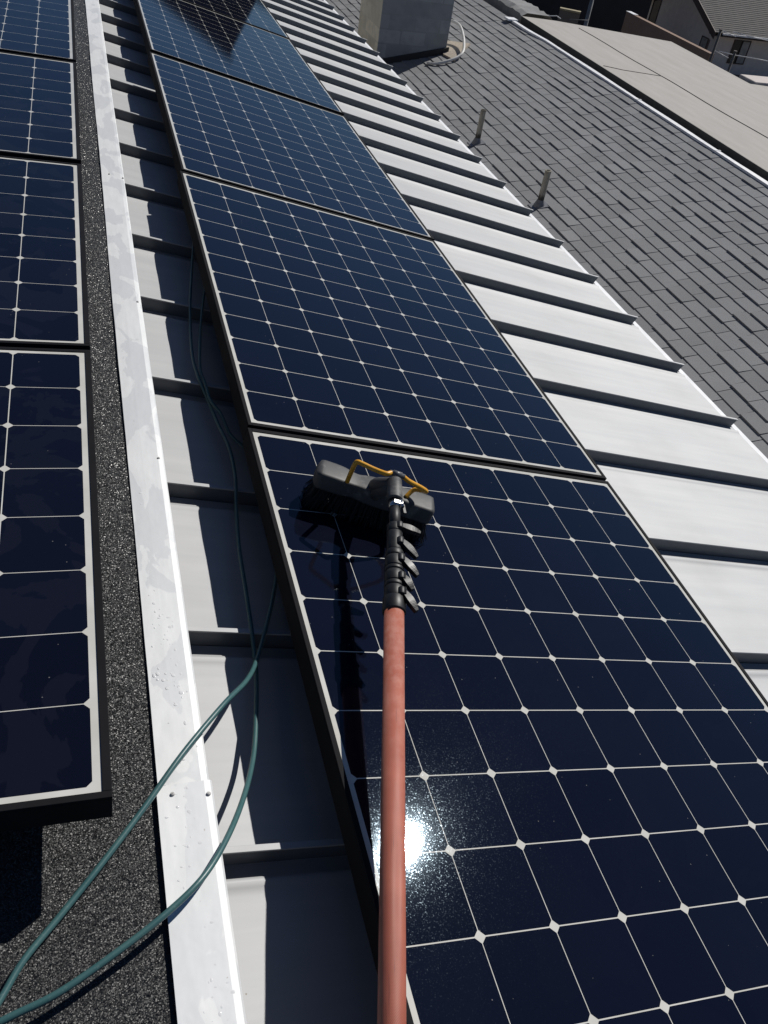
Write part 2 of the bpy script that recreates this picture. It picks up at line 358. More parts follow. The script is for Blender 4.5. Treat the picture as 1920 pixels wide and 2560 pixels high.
# black granule roof to the left, near level: plane tilted TL against the metal roof
TL = .165873; LX, LZ = -.391829, .081923
ct, st = math.cos(TL), math.sin(TL)
def lp(u, y, d):                               # point d below the left panels' glass plane, u across from their right edge
    return np.array([LX + u*ct + d*st, y, LZ + u*st - d*ct])
gr = empty('granule_roof', tuple(G @ lp(-2.5, 0, .15)), (0, TH - TL, 0)); tag(gr, 'black granule covered nearly flat roof under the left panels, wet and glittering', 'roof')
mb = MB(); nx, ny = 40, 90
xs = np.concatenate([np.linspace(-3.0, 2.2, 8), np.linspace(2.25, 2.625, 18)]); ys = np.concatenate([np.linspace(-3.9, -1.5, 6), np.linspace(-1.4, 3, 110), np.linspace(3.2, 16, 30)])
rows = []
for y in ys:
    e = .006*math.sin(y*7)*math.sin(y*2.3) + random.uniform(-.0025, .0025)
    rows.append([(x + (e if x > 2.6 else 0), y, .0015*math.sin(x*9)*math.sin(y*5.)) for x in xs])
for i in range(len(ys)-1):
    for j in range(len(xs)-1): mb.quad([rows[i][j], rows[i][j+1], rows[i+1][j+1], rows[i+1][j]], True)
mb.build('cap_sheet', M['granule'], gr)
mb = MB(); mb.box(-3.0, 2.66, -3.9, 16, -.09, -.012); mb.build('roof_deck', M['deck'], gr)

# ridge flashing: long folded white strip in two lengths, screwed
def flash_piece(ya, yb, lift, wid, label):
    base = lp(.12, (ya+yb)/2, .15 - lift)
    r = empty('ridge_flashing', tuple(G @ base), (0, TH - TL, 0)); tag(r, label, 'flashing', 'ridge flashing strips')
    n = max(12, int((yb-ya)*14)); mb = MB(); rows = []
    for k in range(n+1):
        y = ya + (yb-ya)*k/n - (ya+yb)/2
        e = .0008*math.sin(k*.23) + random.uniform(-.0004, .0004); wv = .0007*math.sin(k*.11)*math.sin(k*.043+1)
        x0, x1 = .088-.12-wid/2+e, .1615-.12+wid/2+e*.6
        rows.append([(x0, y, -.004), (x0, y, .0016+wv*.3), (x0+.03, y, .0020+wv), (x1-.012, y, .0022+wv), (x1-.003, y, .0012), (x1, y, -.002), (x1+.001, y, -.010), (x1-.004, y, -.011), (x1-.006, y, -.006)])
    for i in range(n):
        for j in range(7): mb.quad([rows[i][j], rows[i][j+1], rows[i+1][j+1], rows[i+1][j]], j in (1, 2))
    mb.build('flashing_sheet', M['flash'], r)
    mb = MB(); mb.box(.012, .0315, (ya-yb)/2+.001, (yb-ya)/2-.001, -.095, -.0065); mb.build('bounce_blocker', M['gap_black'], r)  # black strip added below the shortened lip to keep bounced light off the pan
    return r, base
def screw(parent, base, p, sc=.62):
    d = np.array(p) - base; c = Vector((d[0]*ct + d[2]*st, d[1], 0.002))
    mb = MB(); mb.tube([c, c+Vector((0,0,.0015)), c+Vector((0,0,.0028))], [.0052*sc, .005*sc, .0035*sc], 14)
    mb.tube([c+Vector((0,0,.0029)), c+Vector((0,0,.0034))], [.0016*sc, .0016*sc], 6); mb.build('screw', M['screw'], parent)
f1, b1 = flash_piece(-.872, 15.9, .0030, 0, 'long white ridge flashing strip running away between black roof and metal seams')
f2, b2 = flash_piece(-3.8, -.862, .0062, .006, 'nearest white ridge flashing piece, lapped over the next with two screws')
screw(f2, b2, lp(.107, -.878, .147)); screw(f2, b2, lp(.157, -.885, .147))
for p in ((-.2190, .595), (-.2195, -.0894), (-.2551, 1.498), (-.2125, 1.4745)):
    screw(f1, b1, (p[0], p[1], LZ + (p[0]-LX)*st/ct - .147), .62)

# water beads on the flashing
bm = bmesh.new()
def drop(u, y, r):
    P = lp(u, y, .1447 if y > -.86 else .1421); m = Matrix.Translation(P) @ Matrix.Rotation(-TL, 4, 'Y') @ Matrix.Diagonal((r*random.uniform(.6, 1.3), r*random.uniform(.6, 1.5), r*.085, 1))
    bmesh.ops.create_icosphere(bm, subdivisions=2, radius=1, matrix=m)
for cy, cu, n, sy, su in ((-.56, .125, 34, .06, .014), (-.68, .125, 26, .05, .016), (-.93, .125, 36, .06, .016), (-1.16, .135, 26, .05, .012), (.2, .125, 12, .2, .014), (-.1, .12, 10, .2, .016)):
    for _ in range(n): drop(min(.155, max(.096, random.gauss(cu, su))), random.gauss(cy, sy), random.choice((.0012, .0016, .0018, .0022, .003)))
me = bpy.data.meshes.new('water_drops'); bm.to_mesh(me); bm.free(); me.materials.append(M['water'])
for p in me.polygons: p.use_smooth = True
wd = bpy.data.objects.new('water_drops', me); C.objects.link(wd); roofed(wd); wd['kind'] = 'stuff'; wd['label'] = 'small clear water drops beaded on the white ridge flashing'; wd['category'] = 'water drops'

# ---------------------------------------------------------------- solar panels
FX, FY = 4*PT + .0175, 6*PT + .0215            # half sizes of a module
LIPX, LIPY = .0095, .0115
def make_panel():
    r = empty('solar_panel')
    mb = MB()
    mb.box(-FX+LIPX*.6, FX-LIPX*.6, -FY+LIPY*.6, FY-LIPY*.6, -.006, -.0016); mb.build('cell_laminate', M['cells'], r)
    mb = MB()
    for s in (-1, 1):
        xa, xb = sorted((s*FX, s*(FX-LIPX))); mb.box(xa, xb, -FY, FY, -.004, .0004)
        xa, xb = sorted((s*FX, s*(FX-.003))); mb.box(xa, xb, -FY, FY, -.046, -.004)
        ya, yb = sorted((s*FY, s*(FY-LIPY))); mb.box(-FX+LIPX, FX-LIPX, ya, yb, -.004, .0004)
        ya, yb = sorted((s*FY, s*(FY-.003))); mb.box(-FX+.003, FX-.003, ya, yb, -.046, -.004)
        xa, xb = sorted((s*(FX-.003), s*(FX-.028))); mb.box(xa, xb, -FY+.003, FY-.003, -.046, -.0445)
        mb.box(xa, xb, -FY+.003, FY-.003, -.024, -.022)
    mb.build('frame', M['frame'], r, bevel=.0009)
    return r
def feet(r, depth):
    for sx in (-1, 1):
        for sy in (-1, 1):
            mb = MB(); x, y = sx*(FX-.26), sy*(FY-.3)
            mb.box(x-.02, x+.02, y-.02, y+.02, -depth+.006, -.0462); mb.box(x-.04, x+.04, y-.04, y+.04, -depth, -depth+.006)
            mb.build('mounting_foot', M['frame'], r)
pproto = make_panel()
def copy_tree(o, parent=None):
    c = o.copy(); C.objects.link(c); c.parent = parent
    for ch in list(o.children): copy_tree(ch, c)
    return c
row = [(0.0, 0.0, 'nearest panel of the main row, under the brush and pole'),
       (.0038, 1.5798, 'second panel of the main row, just beyond the brush'),
       (.0126, 3.1659, 'third panel of the main row, mid blue with a clean face'),
       (.0220, 4.7849, 'fourth panel of the main row, reflecting the dark tip of a building'),
       (.0300, 6.3800, 'farthest panel of the main row, mostly black with reflected building')]
first = True
specs = []
for i, (dx, dy, lab) in enumerate(row):
    specs.append((np.array([4*PT + dx, dy - 6*PT, 0.]), (0, TH, 0), lab, 'solar panels in the main row', .118))
for i, (y0_, lab) in enumerate(((.077677, 'nearest left panel with dried water marks, ending above bare black roof'), (1.145, 'second left panel, dark navy, between two black gaps'), (2.2279, 'third left panel, mid blue, near the upper left corner'), (3.309, 'farthest left panel, pale blue, cut off by the top edge'))):
    specs.append((lp(-6*PT, y0_ - 4*PT, 0.), 'L', lab, 'solar panels in the left row', .147))
roots = []
for i, (p, rot, lab, grp, dep) in enumerate(specs):
    o = pproto if i == 0 else copy_tree(pproto)
    o.location = tuple(G @ p)
    if rot == 'L': o.rotation_euler = (Matrix.Rotation(TH - TL, 4, 'Y') @ Matrix.Rotation(PI/2, 4, 'Z')).to_euler()
    else: o.rotation_euler = rot
    for c_ in o.children: c_.color = (1, 1, 1, 1.0 if rot == 'L' else .12)
    tag(o, 'black framed solar ' + lab, 'solar panel', grp); roots.append((o, dep))
for o, dep in roots: feet(o, dep)

# ---------------------------------------------------------------- the brush on its pole
def axp(y): return np.array([.1075 + .2617*(y+.636), y, .108 + .138*(y+.636)])
T0 = axp(-.311); B0 = np.array([.2, -.25, 0.])
br = roof_root('cleaning_brush', B0); tag(br, 'black window brush head on a red pole with amber spray tubes, lying on a panel', 'brush')
def bl(p): return tuple(np.array(p, float) - B0)
adir = Vector(axp(-1.) - axp(0.)).normalized()  # down the pole towards us
yaw = math.radians(-19.4)
e1 = Vector((math.cos(yaw), math.sin(yaw), 0)); e2 = Vector((-math.sin(yaw), math.cos(yaw), 0))
def bh(a, b, z): return Vector((.2, -.2485, 0)) - Vector(B0) + e1*a + e2*b + Vector((0, 0, z))
# head: moulded block, rounded ends, waist beside the socket
mb = MB(); prof = []
ns = 40
for i in range(ns+1):
    a = -.1335 + .267*i/ns; u = abs(a)/.1335
    end = max(0., 1 - max(0., (abs(a)-.112)/.0216)**3.2)**.5 if abs(a) < .1335 else 0.
    waist = 1 - .20*math.exp(-((a+.045)/.022)**2) - .12*math.exp(-((a-.05)/.02)**2)
    w = .0325*(.45 + .55*end)*waist; zt = .086 - .006*(1-end) - .004*math.exp(-((a+.045)/.025)**2); zb = .047
    sec = []
    for k in range(24):
        th = 2*PI*k/24; cx = math.copysign(abs(math.cos(th))**.30, math.cos(th)); cz = math.copysign(abs(math.sin(th))**.33, math.sin(th))
        sec.append(bh(a, w*cx*(1.06 if cz < 0 else .94), (zt+zb)/2 + (zt-zb)/2*cz*(.55+.45*min(1, end+.2))))
    prof.append(sec)
n0 = len(mb.v)
for sec in prof: mb.v += [tuple(p) for p in sec]
for i in range(ns):
    for k in range(24):
        a = n0+i*24+k; b = n0+i*24+(k+1) % 24; mb.f.append((a, b, b+24, a+24)); mb.smooth.append(True)
mb.f.append(tuple(n0+k for k in range(24))); mb.f.append(tuple(n0+ns*24+k for k in reversed(range(24)))); mb.smooth += [True]*2
head = mb.build('brush_head', M['rubber'], br)
mb = MB()                                      # bristles: tufts of tapered fibres splayed against the glass
for i in range(23):
    for j in range(5):
        for k in range(9):
            a = -.118 + .236*i/22 + random.uniform(-.005, .005); b = -.024 + .048*j/4 + random.uniform(-.004, .004)
            sp = 1.12 + random.uniform(-.04, .07)
            p0 = bh(a, b, .052); p1 = bh(a*1.06, b*1.25, .03); p2 = bh(a*sp + random.uniform(-.004, .004), b*1.55 + random.uniform(-.007, .007), random.uniform(.001, .006))
            mb.tube([p0, p1, p2], [.0011, .0010, .0006], 4, False)
mb.build('bristle_block', M['bristle'], head)
# socket and neck
mb = MB()
def onax(y, off=(0,0,0)): return Vector(bl(axp(y) + np.array(off)))
mb.tube([onax(-.3175), onax(-.3176), onax(-.3205), onax(-.345), onax(-.372), onax(-.3738), onax(-.374)], [.0095, .0125, .0142, .0150, .0157, .0155, .0120], 24)
mb.tube([bh(.0, .0, .078), bh(-.002, -.022, .098), onax(-.325)], [.020, .018, .012], 20)
mb.tube([bh(.0, -.018, .07), bh(0, -.03, .085), onax(-.335)], [.013, .013, .011], 16)
mb.build('socket', M['rubber'], br, bevel=0)
# spray tubes and the T piece that feeds them
Tp = Vector(bl(T0)) + Vector((.003, .003, .008))
tw = Vector(e1)
mb = MB(); mb.tube([Tp - tw*.016, Tp + tw*.016], .0052, 14); mb.tube([Tp - tw*.009, Tp + tw*.009], .0070, 14); mb.tube([Tp, Tp + Vector((0, -.004, -.016))], .0056, 14); mb.build('tee_connector', plain('grey tee fitting', (.12, .125, .13), .4, .2, 60), br)
def hb(x, y, z): return Vector(bl((x, y, z)))
tl = smooth([Tp - tw*.012] + [hb(*hit(px, py, z)) for px, py, z in ((965, 1184, .160), (935, 1173, .155), (905, 1159, .152), (893, 1155, .149), (886, 1163, .140), (879, 1178, .120), (868, 1204, .085))], 10)
mb = MB(); mb.tube(tl, .0050, 14); mb.build('spray_tube', M['yellow'], br)
tr = smooth([Tp + tw*.012] + [hb(*hit(px, py, z)) for px, py, z in ((1022, 1203, .153), (1045, 1215, .142), (1060, 1224, .133), (1065, 1229, .124), (1054, 1226, .112), (1034, 1225, .102), (1014, 1243, .086))], 10)
mb = MB(); mb.tube(tr, .0050, 14); mb.build('spray_tube', M['yellow'], br)
# neck tube, collars growing step by step, flared end collar
mb = MB(); mb.tube([onax(-.37), onax(-.455)], .0110, 20); mb.build('neck_tube', M['clampm'], br)
col_specs = [(-.440, -.459, .0152), (-.4592, -.505, .0150), (-.5065, -.519, .0175), (-.5205, -.544, .0179), (-.5452, -.553, .0183), (-.5545, -.578, .0180), (-.5792, -.588, .0185), (-.589, -.612, .0182), (-.6125, -.641, .0206)]
for (ya, yb, r_) in col_specs:
    mb = MB(); a, b = onax(ya), onax(yb); t = (b-a).normalized()
    mb.tube([a, a+t*.0001, a+t*.0012, a+t*.0014, b-t*.0014, b-t*.0012, b-t*.0001, b], [r_-.004, r_-.0008, r_-.0001, r_, r_, r_-.0001, r_-.0008, r_-.004], 28); mb.build('collar', M['clampm'], br)
# hose clip of bright steel
mb = MB(); mb.tube([onax(-.382), onax(-.3825), onax(-.394), onax(-.3945)], [.0112, .0122, .0122, .0112], 20)
side = adir.cross(Vector((0, 0, 1))).normalized(); side = -side if side.x < 0 else side
upv = side.cross(adir); upv = -upv if upv.z < 0 else upv
c_ = onax(-.388); mb.beam(c_ + upv*.0125 - side*.006, c_ + upv*.0125 + side*.012, .008, .004, upv); mb.tube([c_ + upv*.013 + side*.008 - adir*.008, c_ + upv*.013 + side*.012 + adir*.010], .003, 10)
mb.build('steel_clip', M['steel'], br)
mb = MB(); mb.beam(c_ + upv*.010 + side*.013, c_ + upv*.008 + side*.018 + adir*.022, .007, .004, upv); mb.build('clip_tail', M['clampm'], br, bevel=.001)
# clamp levers
for (yl, r_, ang, ln, tilt) in ((-.448, .0145, .10, .040, .2), (-.487, .0165, .75, .042, .25), (-.529, .0185, .80, .042, .25), (-.571, .0195, .95, .030, .15), (-.605, .0205, .95, .042, .2)):
    lv = empty('clamp_lever'); lv.parent = br
    o_ = onax(yl); d1 = (side*math.cos(ang) + adir*math.sin(ang)).normalized(); s0 = o_ + side*(r_*.55) + upv*(r_*.75)
    mb = MB(); pts = []
    nseg = 9; wd_ = .0145
    pe = d1.cross(upv).normalized()
    for k in range(nseg+1):
        f = k/nseg; c = s0 + d1*(ln*f) + upv*(.003*math.sin(f*2.6) - tilt*.012*f); ww = wd_*(.62 + .38*math.sin(PI*min(1, f*1.15)))*(1 if f < .93 else .72); th = .0042 + .0018*(1-f)
        pts.append([c - pe*ww/2 - upv*th, c + pe*ww/2 - upv*th, c + pe*ww/2 + upv*th, c - pe*ww/2 + upv*th])
    n0 = len(mb.v)
    for q in pts: mb.v += [tuple(p) for p in q]
    for k in range(nseg):
        for j in range(4):
            a = n0+4*k+j; b = n0+4*k+(j+1) % 4; mb.f.append((a, b, b+4, a+4)); mb.smooth.append(False)
    mb.f.append((n0, n0+1, n0+2, n0+3)); m_ = n0+4*nseg; mb.f.append((m_+3, m_+2, m_+1, m_)); mb.smooth += [False]*2
    for k in range(6):                          # finger ridges
        f = .55 + .06*k; c = s0 + d1*(ln*f) + upv*(.003*math.sin(f*2.6) - tilt*.012*f + .0046)
        mb.beam(c - pe*wd_*.42, c + pe*wd_*.42, .0010, .0010, upv)
    mb.build('lever_arm', M['clampm'], lv, bevel=.0007)
    mb = MB(); p0 = o_ + side*(r_*.35) + upv*(r_*.85); mb.tube([p0 - adir*.007, p0 + adir*.007], .0068, 14); mb.tube([p0 - adir*.0085, p0 + adir*.0085], .0022, 10)
    mb.beam(o_ + upv*r_*.6 + side*r_*.2, o_ + upv*r_*1.02 + side*r_*.75, .015, .009, upv); mb.build('lever_pivot', M['clampm'], lv, bevel=.0006)
# the pole itself, modelled along its own axis so the weave follows it
L_ = 1.15
mb = MB(); mb.tube([(0, 0, 0), (0, 0, L_)], .0175, 48); po = mb.build('pole', M['pole'], br)
po.matrix_local = Matrix.Translation(onax(-.632)) @ adir.to_track_quat('Z', 'Y').to_matrix().to_4x4()

# ---------------------------------------------------------------- hose: two runs of one teal hose
def hose(pts, name, lab):
    P = [hit(px, py, z) for px, py, z in pts]; o0 = P[len(P)//2]; o0 = np.array([o0[0], o0[1], o0[2]])
    mb = MB(); mb.tube([Vector(p - o0) for p in [np.array(v) for v in smooth([Vector(p) for p in P], 12)]], .0043, 14)
    o = mb.build(name, M['hose']); roofed(o, o0); tag(o, lab, 'hose', 'runs of teal hose'); return o
hose([(-190, 2640, -.070), (-60, 2585, -.066), (30, 2540, -.058), (150, 2480, -.046), (300, 2375, -.032), (420, 2280, -.020), (510, 2190, -.014), (570, 2090, -.030), (610, 1990, -.070), (632, 1900, -.106), (639, 1820, -.118), (641, 1700, -.126), (632, 1600, -.122), (615, 1480, -.112), (598, 1370, -.112), (591, 1270, -.120), (588, 1190, -.118), (573, 1120, -.112), (545, 1060, -.118), (520, 1000, -.122), (495, 940, -.112), (480, 880, -.112), (475, 780, -.122), (478, 700, -.112), (483, 620, -.112), (489, 560, -.118)],
     'garden_hose', 'teal hose run curving widest over the flashing, its shadow beside it')
hose([(-150, 2700, -.072), (-60, 2590, -.070), (0, 2500, -.068), (60, 2400, -.064), (150, 2290, -.058), (250, 2165, -.048), (360, 2020, -.036), (460, 1880, -.024), (560, 1760, -.030), (615, 1703, -.060), (640, 1655, -.100), (662, 1580, -.112), (683, 1490, -.112), (695, 1400, -.124), (690, 1300, -.130)],
     'garden_hose', 'straighter teal hose run slanting up from lower left, in full sun')
hose([(612, 1120, -.124), (575, 1085, -.118), (552, 1035, -.114), (526, 1000, -.110), (513, 960, -.110), (500, 920, -.112), (500, 850, -.118), (503, 800, -.112), (510, 740, -.112), (520, 680, -.124)],
     'garden_hose', 'upper teal hose run lying in shade against the panel edge')

# ---------------------------------------------------------------- shingle roof beyond the eave
PH = math.radians(26.3); SH0 = -3.3
def sh(u, y, n=0.): return np.array([u*math.cos(PH) - n*math.sin(PH), y, SH0 + u*math.sin(PH) + n*math.cos(PH)])
UTOP = 6.66/math.cos(PH) + .10
sr = empty('shingle_roof', tuple(G @ sh(0, 6, 0)), (0, TH - PH, 0)); tag(sr, 'grey asphalt shingle roof sloping up from the metal eave to the white strip', 'roof')
EXPO = .143; u0 = 2.6; ncrs = int((UTOP - u0)/EXPO)
u0 = UTOP - ncrs*EXPO
mb = MB(); tones = []
for c in range(ncrs):
    ua = u0 + c*EXPO; y = -4.0 + random.uniform(0, .3) - 6
    while y < 13.2:
        w = random.choice((.245, .255, .262, .27, .28, .31)); thick = random.choice((.0045, .005, .0055, .011, .012))
        j = random.uniform(-.004, .004); ya, yb = y + .0034, y + w - .0034
        lo = ua + j; hi = ua + EXPO + .018
        mb.hexa([(lo, ya, -.001), (hi, ya, -.001), (hi, yb, -.001), (lo, yb, -.001), (lo, ya, thick+.0045), (hi, ya, .0005), (hi, yb, .0005), (lo, yb, thick+.0045+random.uniform(-.0015, .002))])
        tones += [random.random()]*6; y += w
sho = mb.build('shingle_courses', M['shingle'], sr)
at_ = sho.data.attributes.new('tone', 'FLOAT', 'FACE')
at_.data.foreach_set('value', tones)
mb = MB(); mb.box(2.3, UTOP, -9.9, 13.2, -.03, -.0015); mb.build('underlay', plain('black underlay', (.012, .012, .012), .9), sr)
hw = empty('lower_house_walls', (4.3, 0, -11)); tag(hw, 'plain rendered walls under the grey shingle roof', 'building')
mb = MB(); mb.prism([(2.0-4.3, 0), (6.58-4.3, 0), (6.58-4.3, 9.40), (2.02-4.3, 8.30)], -3.8, 19); mb.build('wall', M['wall'], hw)

# white metal strip along the top edge of the shingles (world frame from here on)
ws = empty('metal_edge_strip', (6.60, 8., -1.5)); tag(ws, 'long thin white metal strip along the top edge of the shingles', 'flashing')
mb = MB(); rows = []
for k in range(60):
    y = -9 + 14.2*k/59; e = .003*math.sin(k*.7) + random.uniform(-.0015, .0015); x0 = (0 if y < 4.0 else -.06*min(1, (y-4.0)/.6))
    w_ = .036 + .004*math.sin(k*.7)
    rows.append([(x0-w_+e, y, -.012), (x0-w_+e, y, .016), (x0+w_+e, y, .014), (x0+w_+e, y, -.012)])
for i in range(59):
    for j in range(3): mb.quad([rows[i][j], rows[i][j+1], rows[i+1][j+1], rows[i+1][j]])
mb.build('strip', M['white'], ws)
mb = MB(); mb.box(-.16, .02, 5.21, 5.40, -.0, .03); mb.build('end_cap', M['white'], ws, bevel=.004)
for y in (-.9, 1.0, -2.1):
    mb = MB(); mb.box(-.041, .041, y-.012, y+.012, .012, .0205); mb.build('strip_joint', M['white'], ws)

# vent pipes on the shingles
def vent(base, hgt, label, tint):
    b = G @ base; r = empty('vent_pipe', tuple(b)); tag(r, label, 'vent pipe', 'vent pipes on the shingle roof')
    mb = MB(); n = 20; pts = [(0, 0, .0 + hgt*k/10) for k in range(11)]; mb.tube(pts, [.034*(1 + .02*math.sin(k*2.)) for k in range(11)], n, False)
    mb.tube([(0, 0, hgt), (0, 0, hgt-.05)], .027, n, False)
    for k in range(n):                           # rim
        a, c = 2*PI*k/n, 2*PI*(k+1)/n
        mb.quad([(.034*math.cos(a), .034*math.sin(a), hgt), (.034*math.cos(c), .034*math.sin(c), hgt), (.027*math.cos(c), .022*math.sin(c), hgt), (.027*math.cos(a), .022*math.sin(a), hgt)])
    mb.build('pipe', tint, r)
    mb = MB(); s_ = math.tan(TH); 
    mb.tube([(0, 0, -.03), (0, 0, .02), (0, 0, .06), (0, 0, .075)], [.075, .060, .042, .036], 24, False); mb.build('boot', M['lead'], r)
    mb = MB(); c = [(-.10,-.075,-.10*s_-.012),(.085,-.075,.085*s_-.012),(.085,.075,.085*s_-.012),(-.10,.075,-.10*s_-.012)]
    mb.hexa(c + [(p[0], p[1], p[2]+.026) for p in c]); mb.build('base_plate', M['lead'], r)
def m_vent():
    t = NT('stained vent pipe'); v = t.obj(); s3 = t.n('ShaderNodeSeparateXYZ'); t.t.links.new(v, s3.inputs[0])
    n = t.noise(t.scale(v, (40, 40, 8)), 1.5, 4); col = t.mix(t.ramp(n, .35, .7, False), (.30, .27, .21), (.46, .43, .37))
    soot = t.math('MULTIPLY', t.math('SUBTRACT', 1., t.ramp(t.math('ADD', s3.outputs[2], t.math('MULTIPLY', n, .06)), .13, .19)), .9); col = t.mix(soot, col, (.02, .019, .017))
    rim = t.math('MULTIPLY', t.ramp(t.math('ADD', s3.outputs[2], t.math('MULTIPLY', n, .04)), .40, .42), .7); col = t.mix(rim, col, (.03, .025, .02))
    t.set(Base_Color=col, Roughness=.85); return t.m
mv = m_vent()
vent(sh(4.62/math.cos(PH), 8.62), .40, 'farther vent pipe, standing nearer the chimney', mv)
vent(sh(4.62/math.cos(PH), 6.67), .385, 'nearer vent pipe with a dark rusty rim, standing at the end of a seam', mv)

# chimney stack
CX0, CX1, CY0, CY1 = 3.94, 5.06, 12.24, 13.42
ch = empty('chimney', ((CX0+CX1)/2, (CY0+CY1)/2, -2.0)); tag(ch, 'big square concrete block chimney stack, dark side towards us', 'chimney')
mb = MB(); hx, hy = (CX1-CX0)/2, (CY1-CY0)/2
mb.box(-hx, hx, -hy, hy, -.6, 1.62); stk = mb.build('stack', M['chimney'], ch, bevel=.012); stk.data.materials.append(M['chimney_side'])
for p in stk.data.polygons:
    if p.normal.x < -.5: p.material_index = 1  # left face lighter and more tan than the other faces
mb = MB(); mb.box(-hx-.05, hx+.05, -hy-.05, hy+.05, 1.62, 1.72); mb.build('cap', M['chimney'], ch, bevel=.01)
mb = MB(); s_ = math.tan(math.radians(13.1))
for (xa, xb, ya, yb) in ((-hx-.03, hx+.03, -hy-.035, -hy-.002),):
    za, zb = (xa)*s_ + .0, (xb)*s_ + .0
    mb.hexa([(xa,ya,za-.4),(xb,ya,zb-.4),(xb,yb,zb-.4),(xa,yb,za-.4),(xa,ya,za+.10),(xb,ya,zb+.10),(xb,yb,zb+.10),(xa,yb,za+.10)])
mb.build('base_flashing', plain('dark bitumen flashing', (.03, .03, .032), .8), ch)
# pale board and white cable at its foot
def shw(px, py, n=0.):                          # shingle-plane point under a photo pixel, world frame
    nn = np.array([-math.sin(PH), 0, math.cos(PH)]); P0 = np.array([0, 0, SH0]) + nn*n
    r = ray(px, py); return G @ (CM + r*(((P0 - CM) @ nn)/(r @ nn)))
b_ = [shw(1115, 106), shw(1176, 114), shw(1160, 128), shw(1138, 156), shw(1108, 140)]
c0_ = sum(b_)/len(b_)
mb = MB(); n0 = len(b_); nup = G @ np.array([-math.sin(PH), 0, math.cos(PH)])
mb.v = [tuple(p - c0_ - nup*.01) for p in b_] + [tuple(p - c0_ + nup*.032) for p in b_]
mb.f = [tuple(range(n0)), tuple(n0 + i for i in reversed(range(n0)))] + [(i, (i+1) % n0, n0+(i+1) % n0, n0+i) for i in range(n0)]; mb.smooth = [False]*len(mb.f)
o = mb.build('saddle_board', M['board']); o.location = tuple(c0_); tag(o, 'small pale weathered board wedged at the right foot of the chimney', 'board')
cb_pts = [shw(1068, 158, .03), shw(1090, 159, .035), shw(1118, 153, .045), shw(1145, 142, .06), shw(1158, 128, .09), shw(1160, 105, .12), shw(1157, 85, .16), shw(1150, 65, .22), shw(1137, 55, .26), shw(1122, 50, .28)]
c0_ = cb_pts[4]; mb = MB(); mb.tube([v for v in smooth([Vector(p - c0_) for p in cb_pts], 8)], .021, 12); o = mb.build('white_cable', M['cable']); o.location = tuple(c0_); tag(o, 'thick white cable looping out of the shingles beside the chimney', 'cable')

# ---------------------------------------------------------------- neighbouring beige roof
BZ = -1.438
bn = empty('neighbour_flat_roof', (8, 8, BZ)); tag(bn, 'pale beige coated flat roof with a dark seam, beyond the shingles', 'roof')
outl = [(6.745,-5),(9.75,-5),(9.75,10.18),(9.26,10.28),(9.32,12.72),(7.42,13.42),(6.80,13.50)]
outl = [(-.307 + (a+.307)*.9935, -1.55 + (b+1.55)*.9935) for a, b in outl]
def poly(mb, pts, z0, z1):
    n = len(pts); b = len(mb.v); mb.v += [(p[0]-8, p[1]-8, z0) for p in pts] + [(p[0]-8, p[1]-8, z1) for p in pts]
    mb.f += [tuple(b+i for i in reversed(range(n))), tuple(b+n+i for i in range(n))] + [(b+i, b+(i+1) % n, b+n+(i+1) % n, b+n+i) for i in range(n)]; mb.smooth += [False]*(n+2)
mb = MB(); poly(mb, outl, -.35, 0.); mb.build('roof_sheet', M['beige'], bn, bevel=.008, seg=2)
for o_ in [c for c in bn.children if c.name.startswith('roof_sheet')]:
    o_.data.materials.append(M['edge'])
    for p in o_.data.polygons:
        if abs(p.normal.z) < .5: p.material_index = 1  # shade of the side faces put into their colour
mb = MB(); sl = [Vector((7.60+.015*math.sin(k*1.3)-8, 12.9-.5*k-8, .0)) for k in range(30)]; mb.tube(sl, .008, 8); mb.build('roof_seam', M['seamline'], bn)
mb = MB(); mb.tube([Vector(p) - Vector((8, 8, 0)) for p in ((6.80, 10.45, .001), (7.05, 10.30, .001), (7.35, 10.22, .001), (7.61, 10.15, .001))], .006, 8); mb.build('roof_seam', M['seamline'], bn)
mb = MB(); poly(mb, [(p[0]*.985+.12, p[1]-.06) for p in outl], -9.545, -.36); mb.build('wall', M['wall'], bn)
mb = MB(); mb.box(9.28-8, 9.85-8, 10.20-8, 10.62-8, -.25, .03); mb.build('raised_edge', plain('pale edge', (.58, .52, .49), .8), bn, bevel=.015)
gp = empty('grey_parapet', (7.0, 16, -1.45)); tag(gp, 'lumpy grey capped parapet running away past the end of the beige roof', 'parapet')
mb = MB(); rows = []
for k in range(40):
    y = -2.55 + 5.5*k/39; j = lambda a: random.uniform(-a, a)
    rows.append([(-.25, y, -.35), (-.22+j(.012), y, .02+j(.02)), (-.12+j(.02), y, .06+j(.02)), (.30+j(.03), y, .05+j(.02)), (.42, y, -.05), (.45, y, -.5)])
for i in range(39):
    for j_ in range(5): mb.quad([rows[i][j_], rows[i][j_+1], rows[i+1][j_+1], rows[i+1][j_]], True)
mb.build('cap', M['grey'], gp)
bp = empty('brown_post', (9.80, 9.75, -1.455)); tag(bp, 'dark brown timber post rising at the right edge of the beige roof', 'post')
mb = MB(); mb.box(-.0, .16, -.1, .1, .001, .16); mb.build('shaft', M['darkbrown'], bp); mb = MB(); mb.box(-.015, .175, -.115, .115, .16, .19); mb.build('cap', M['darkbrown'], bp)

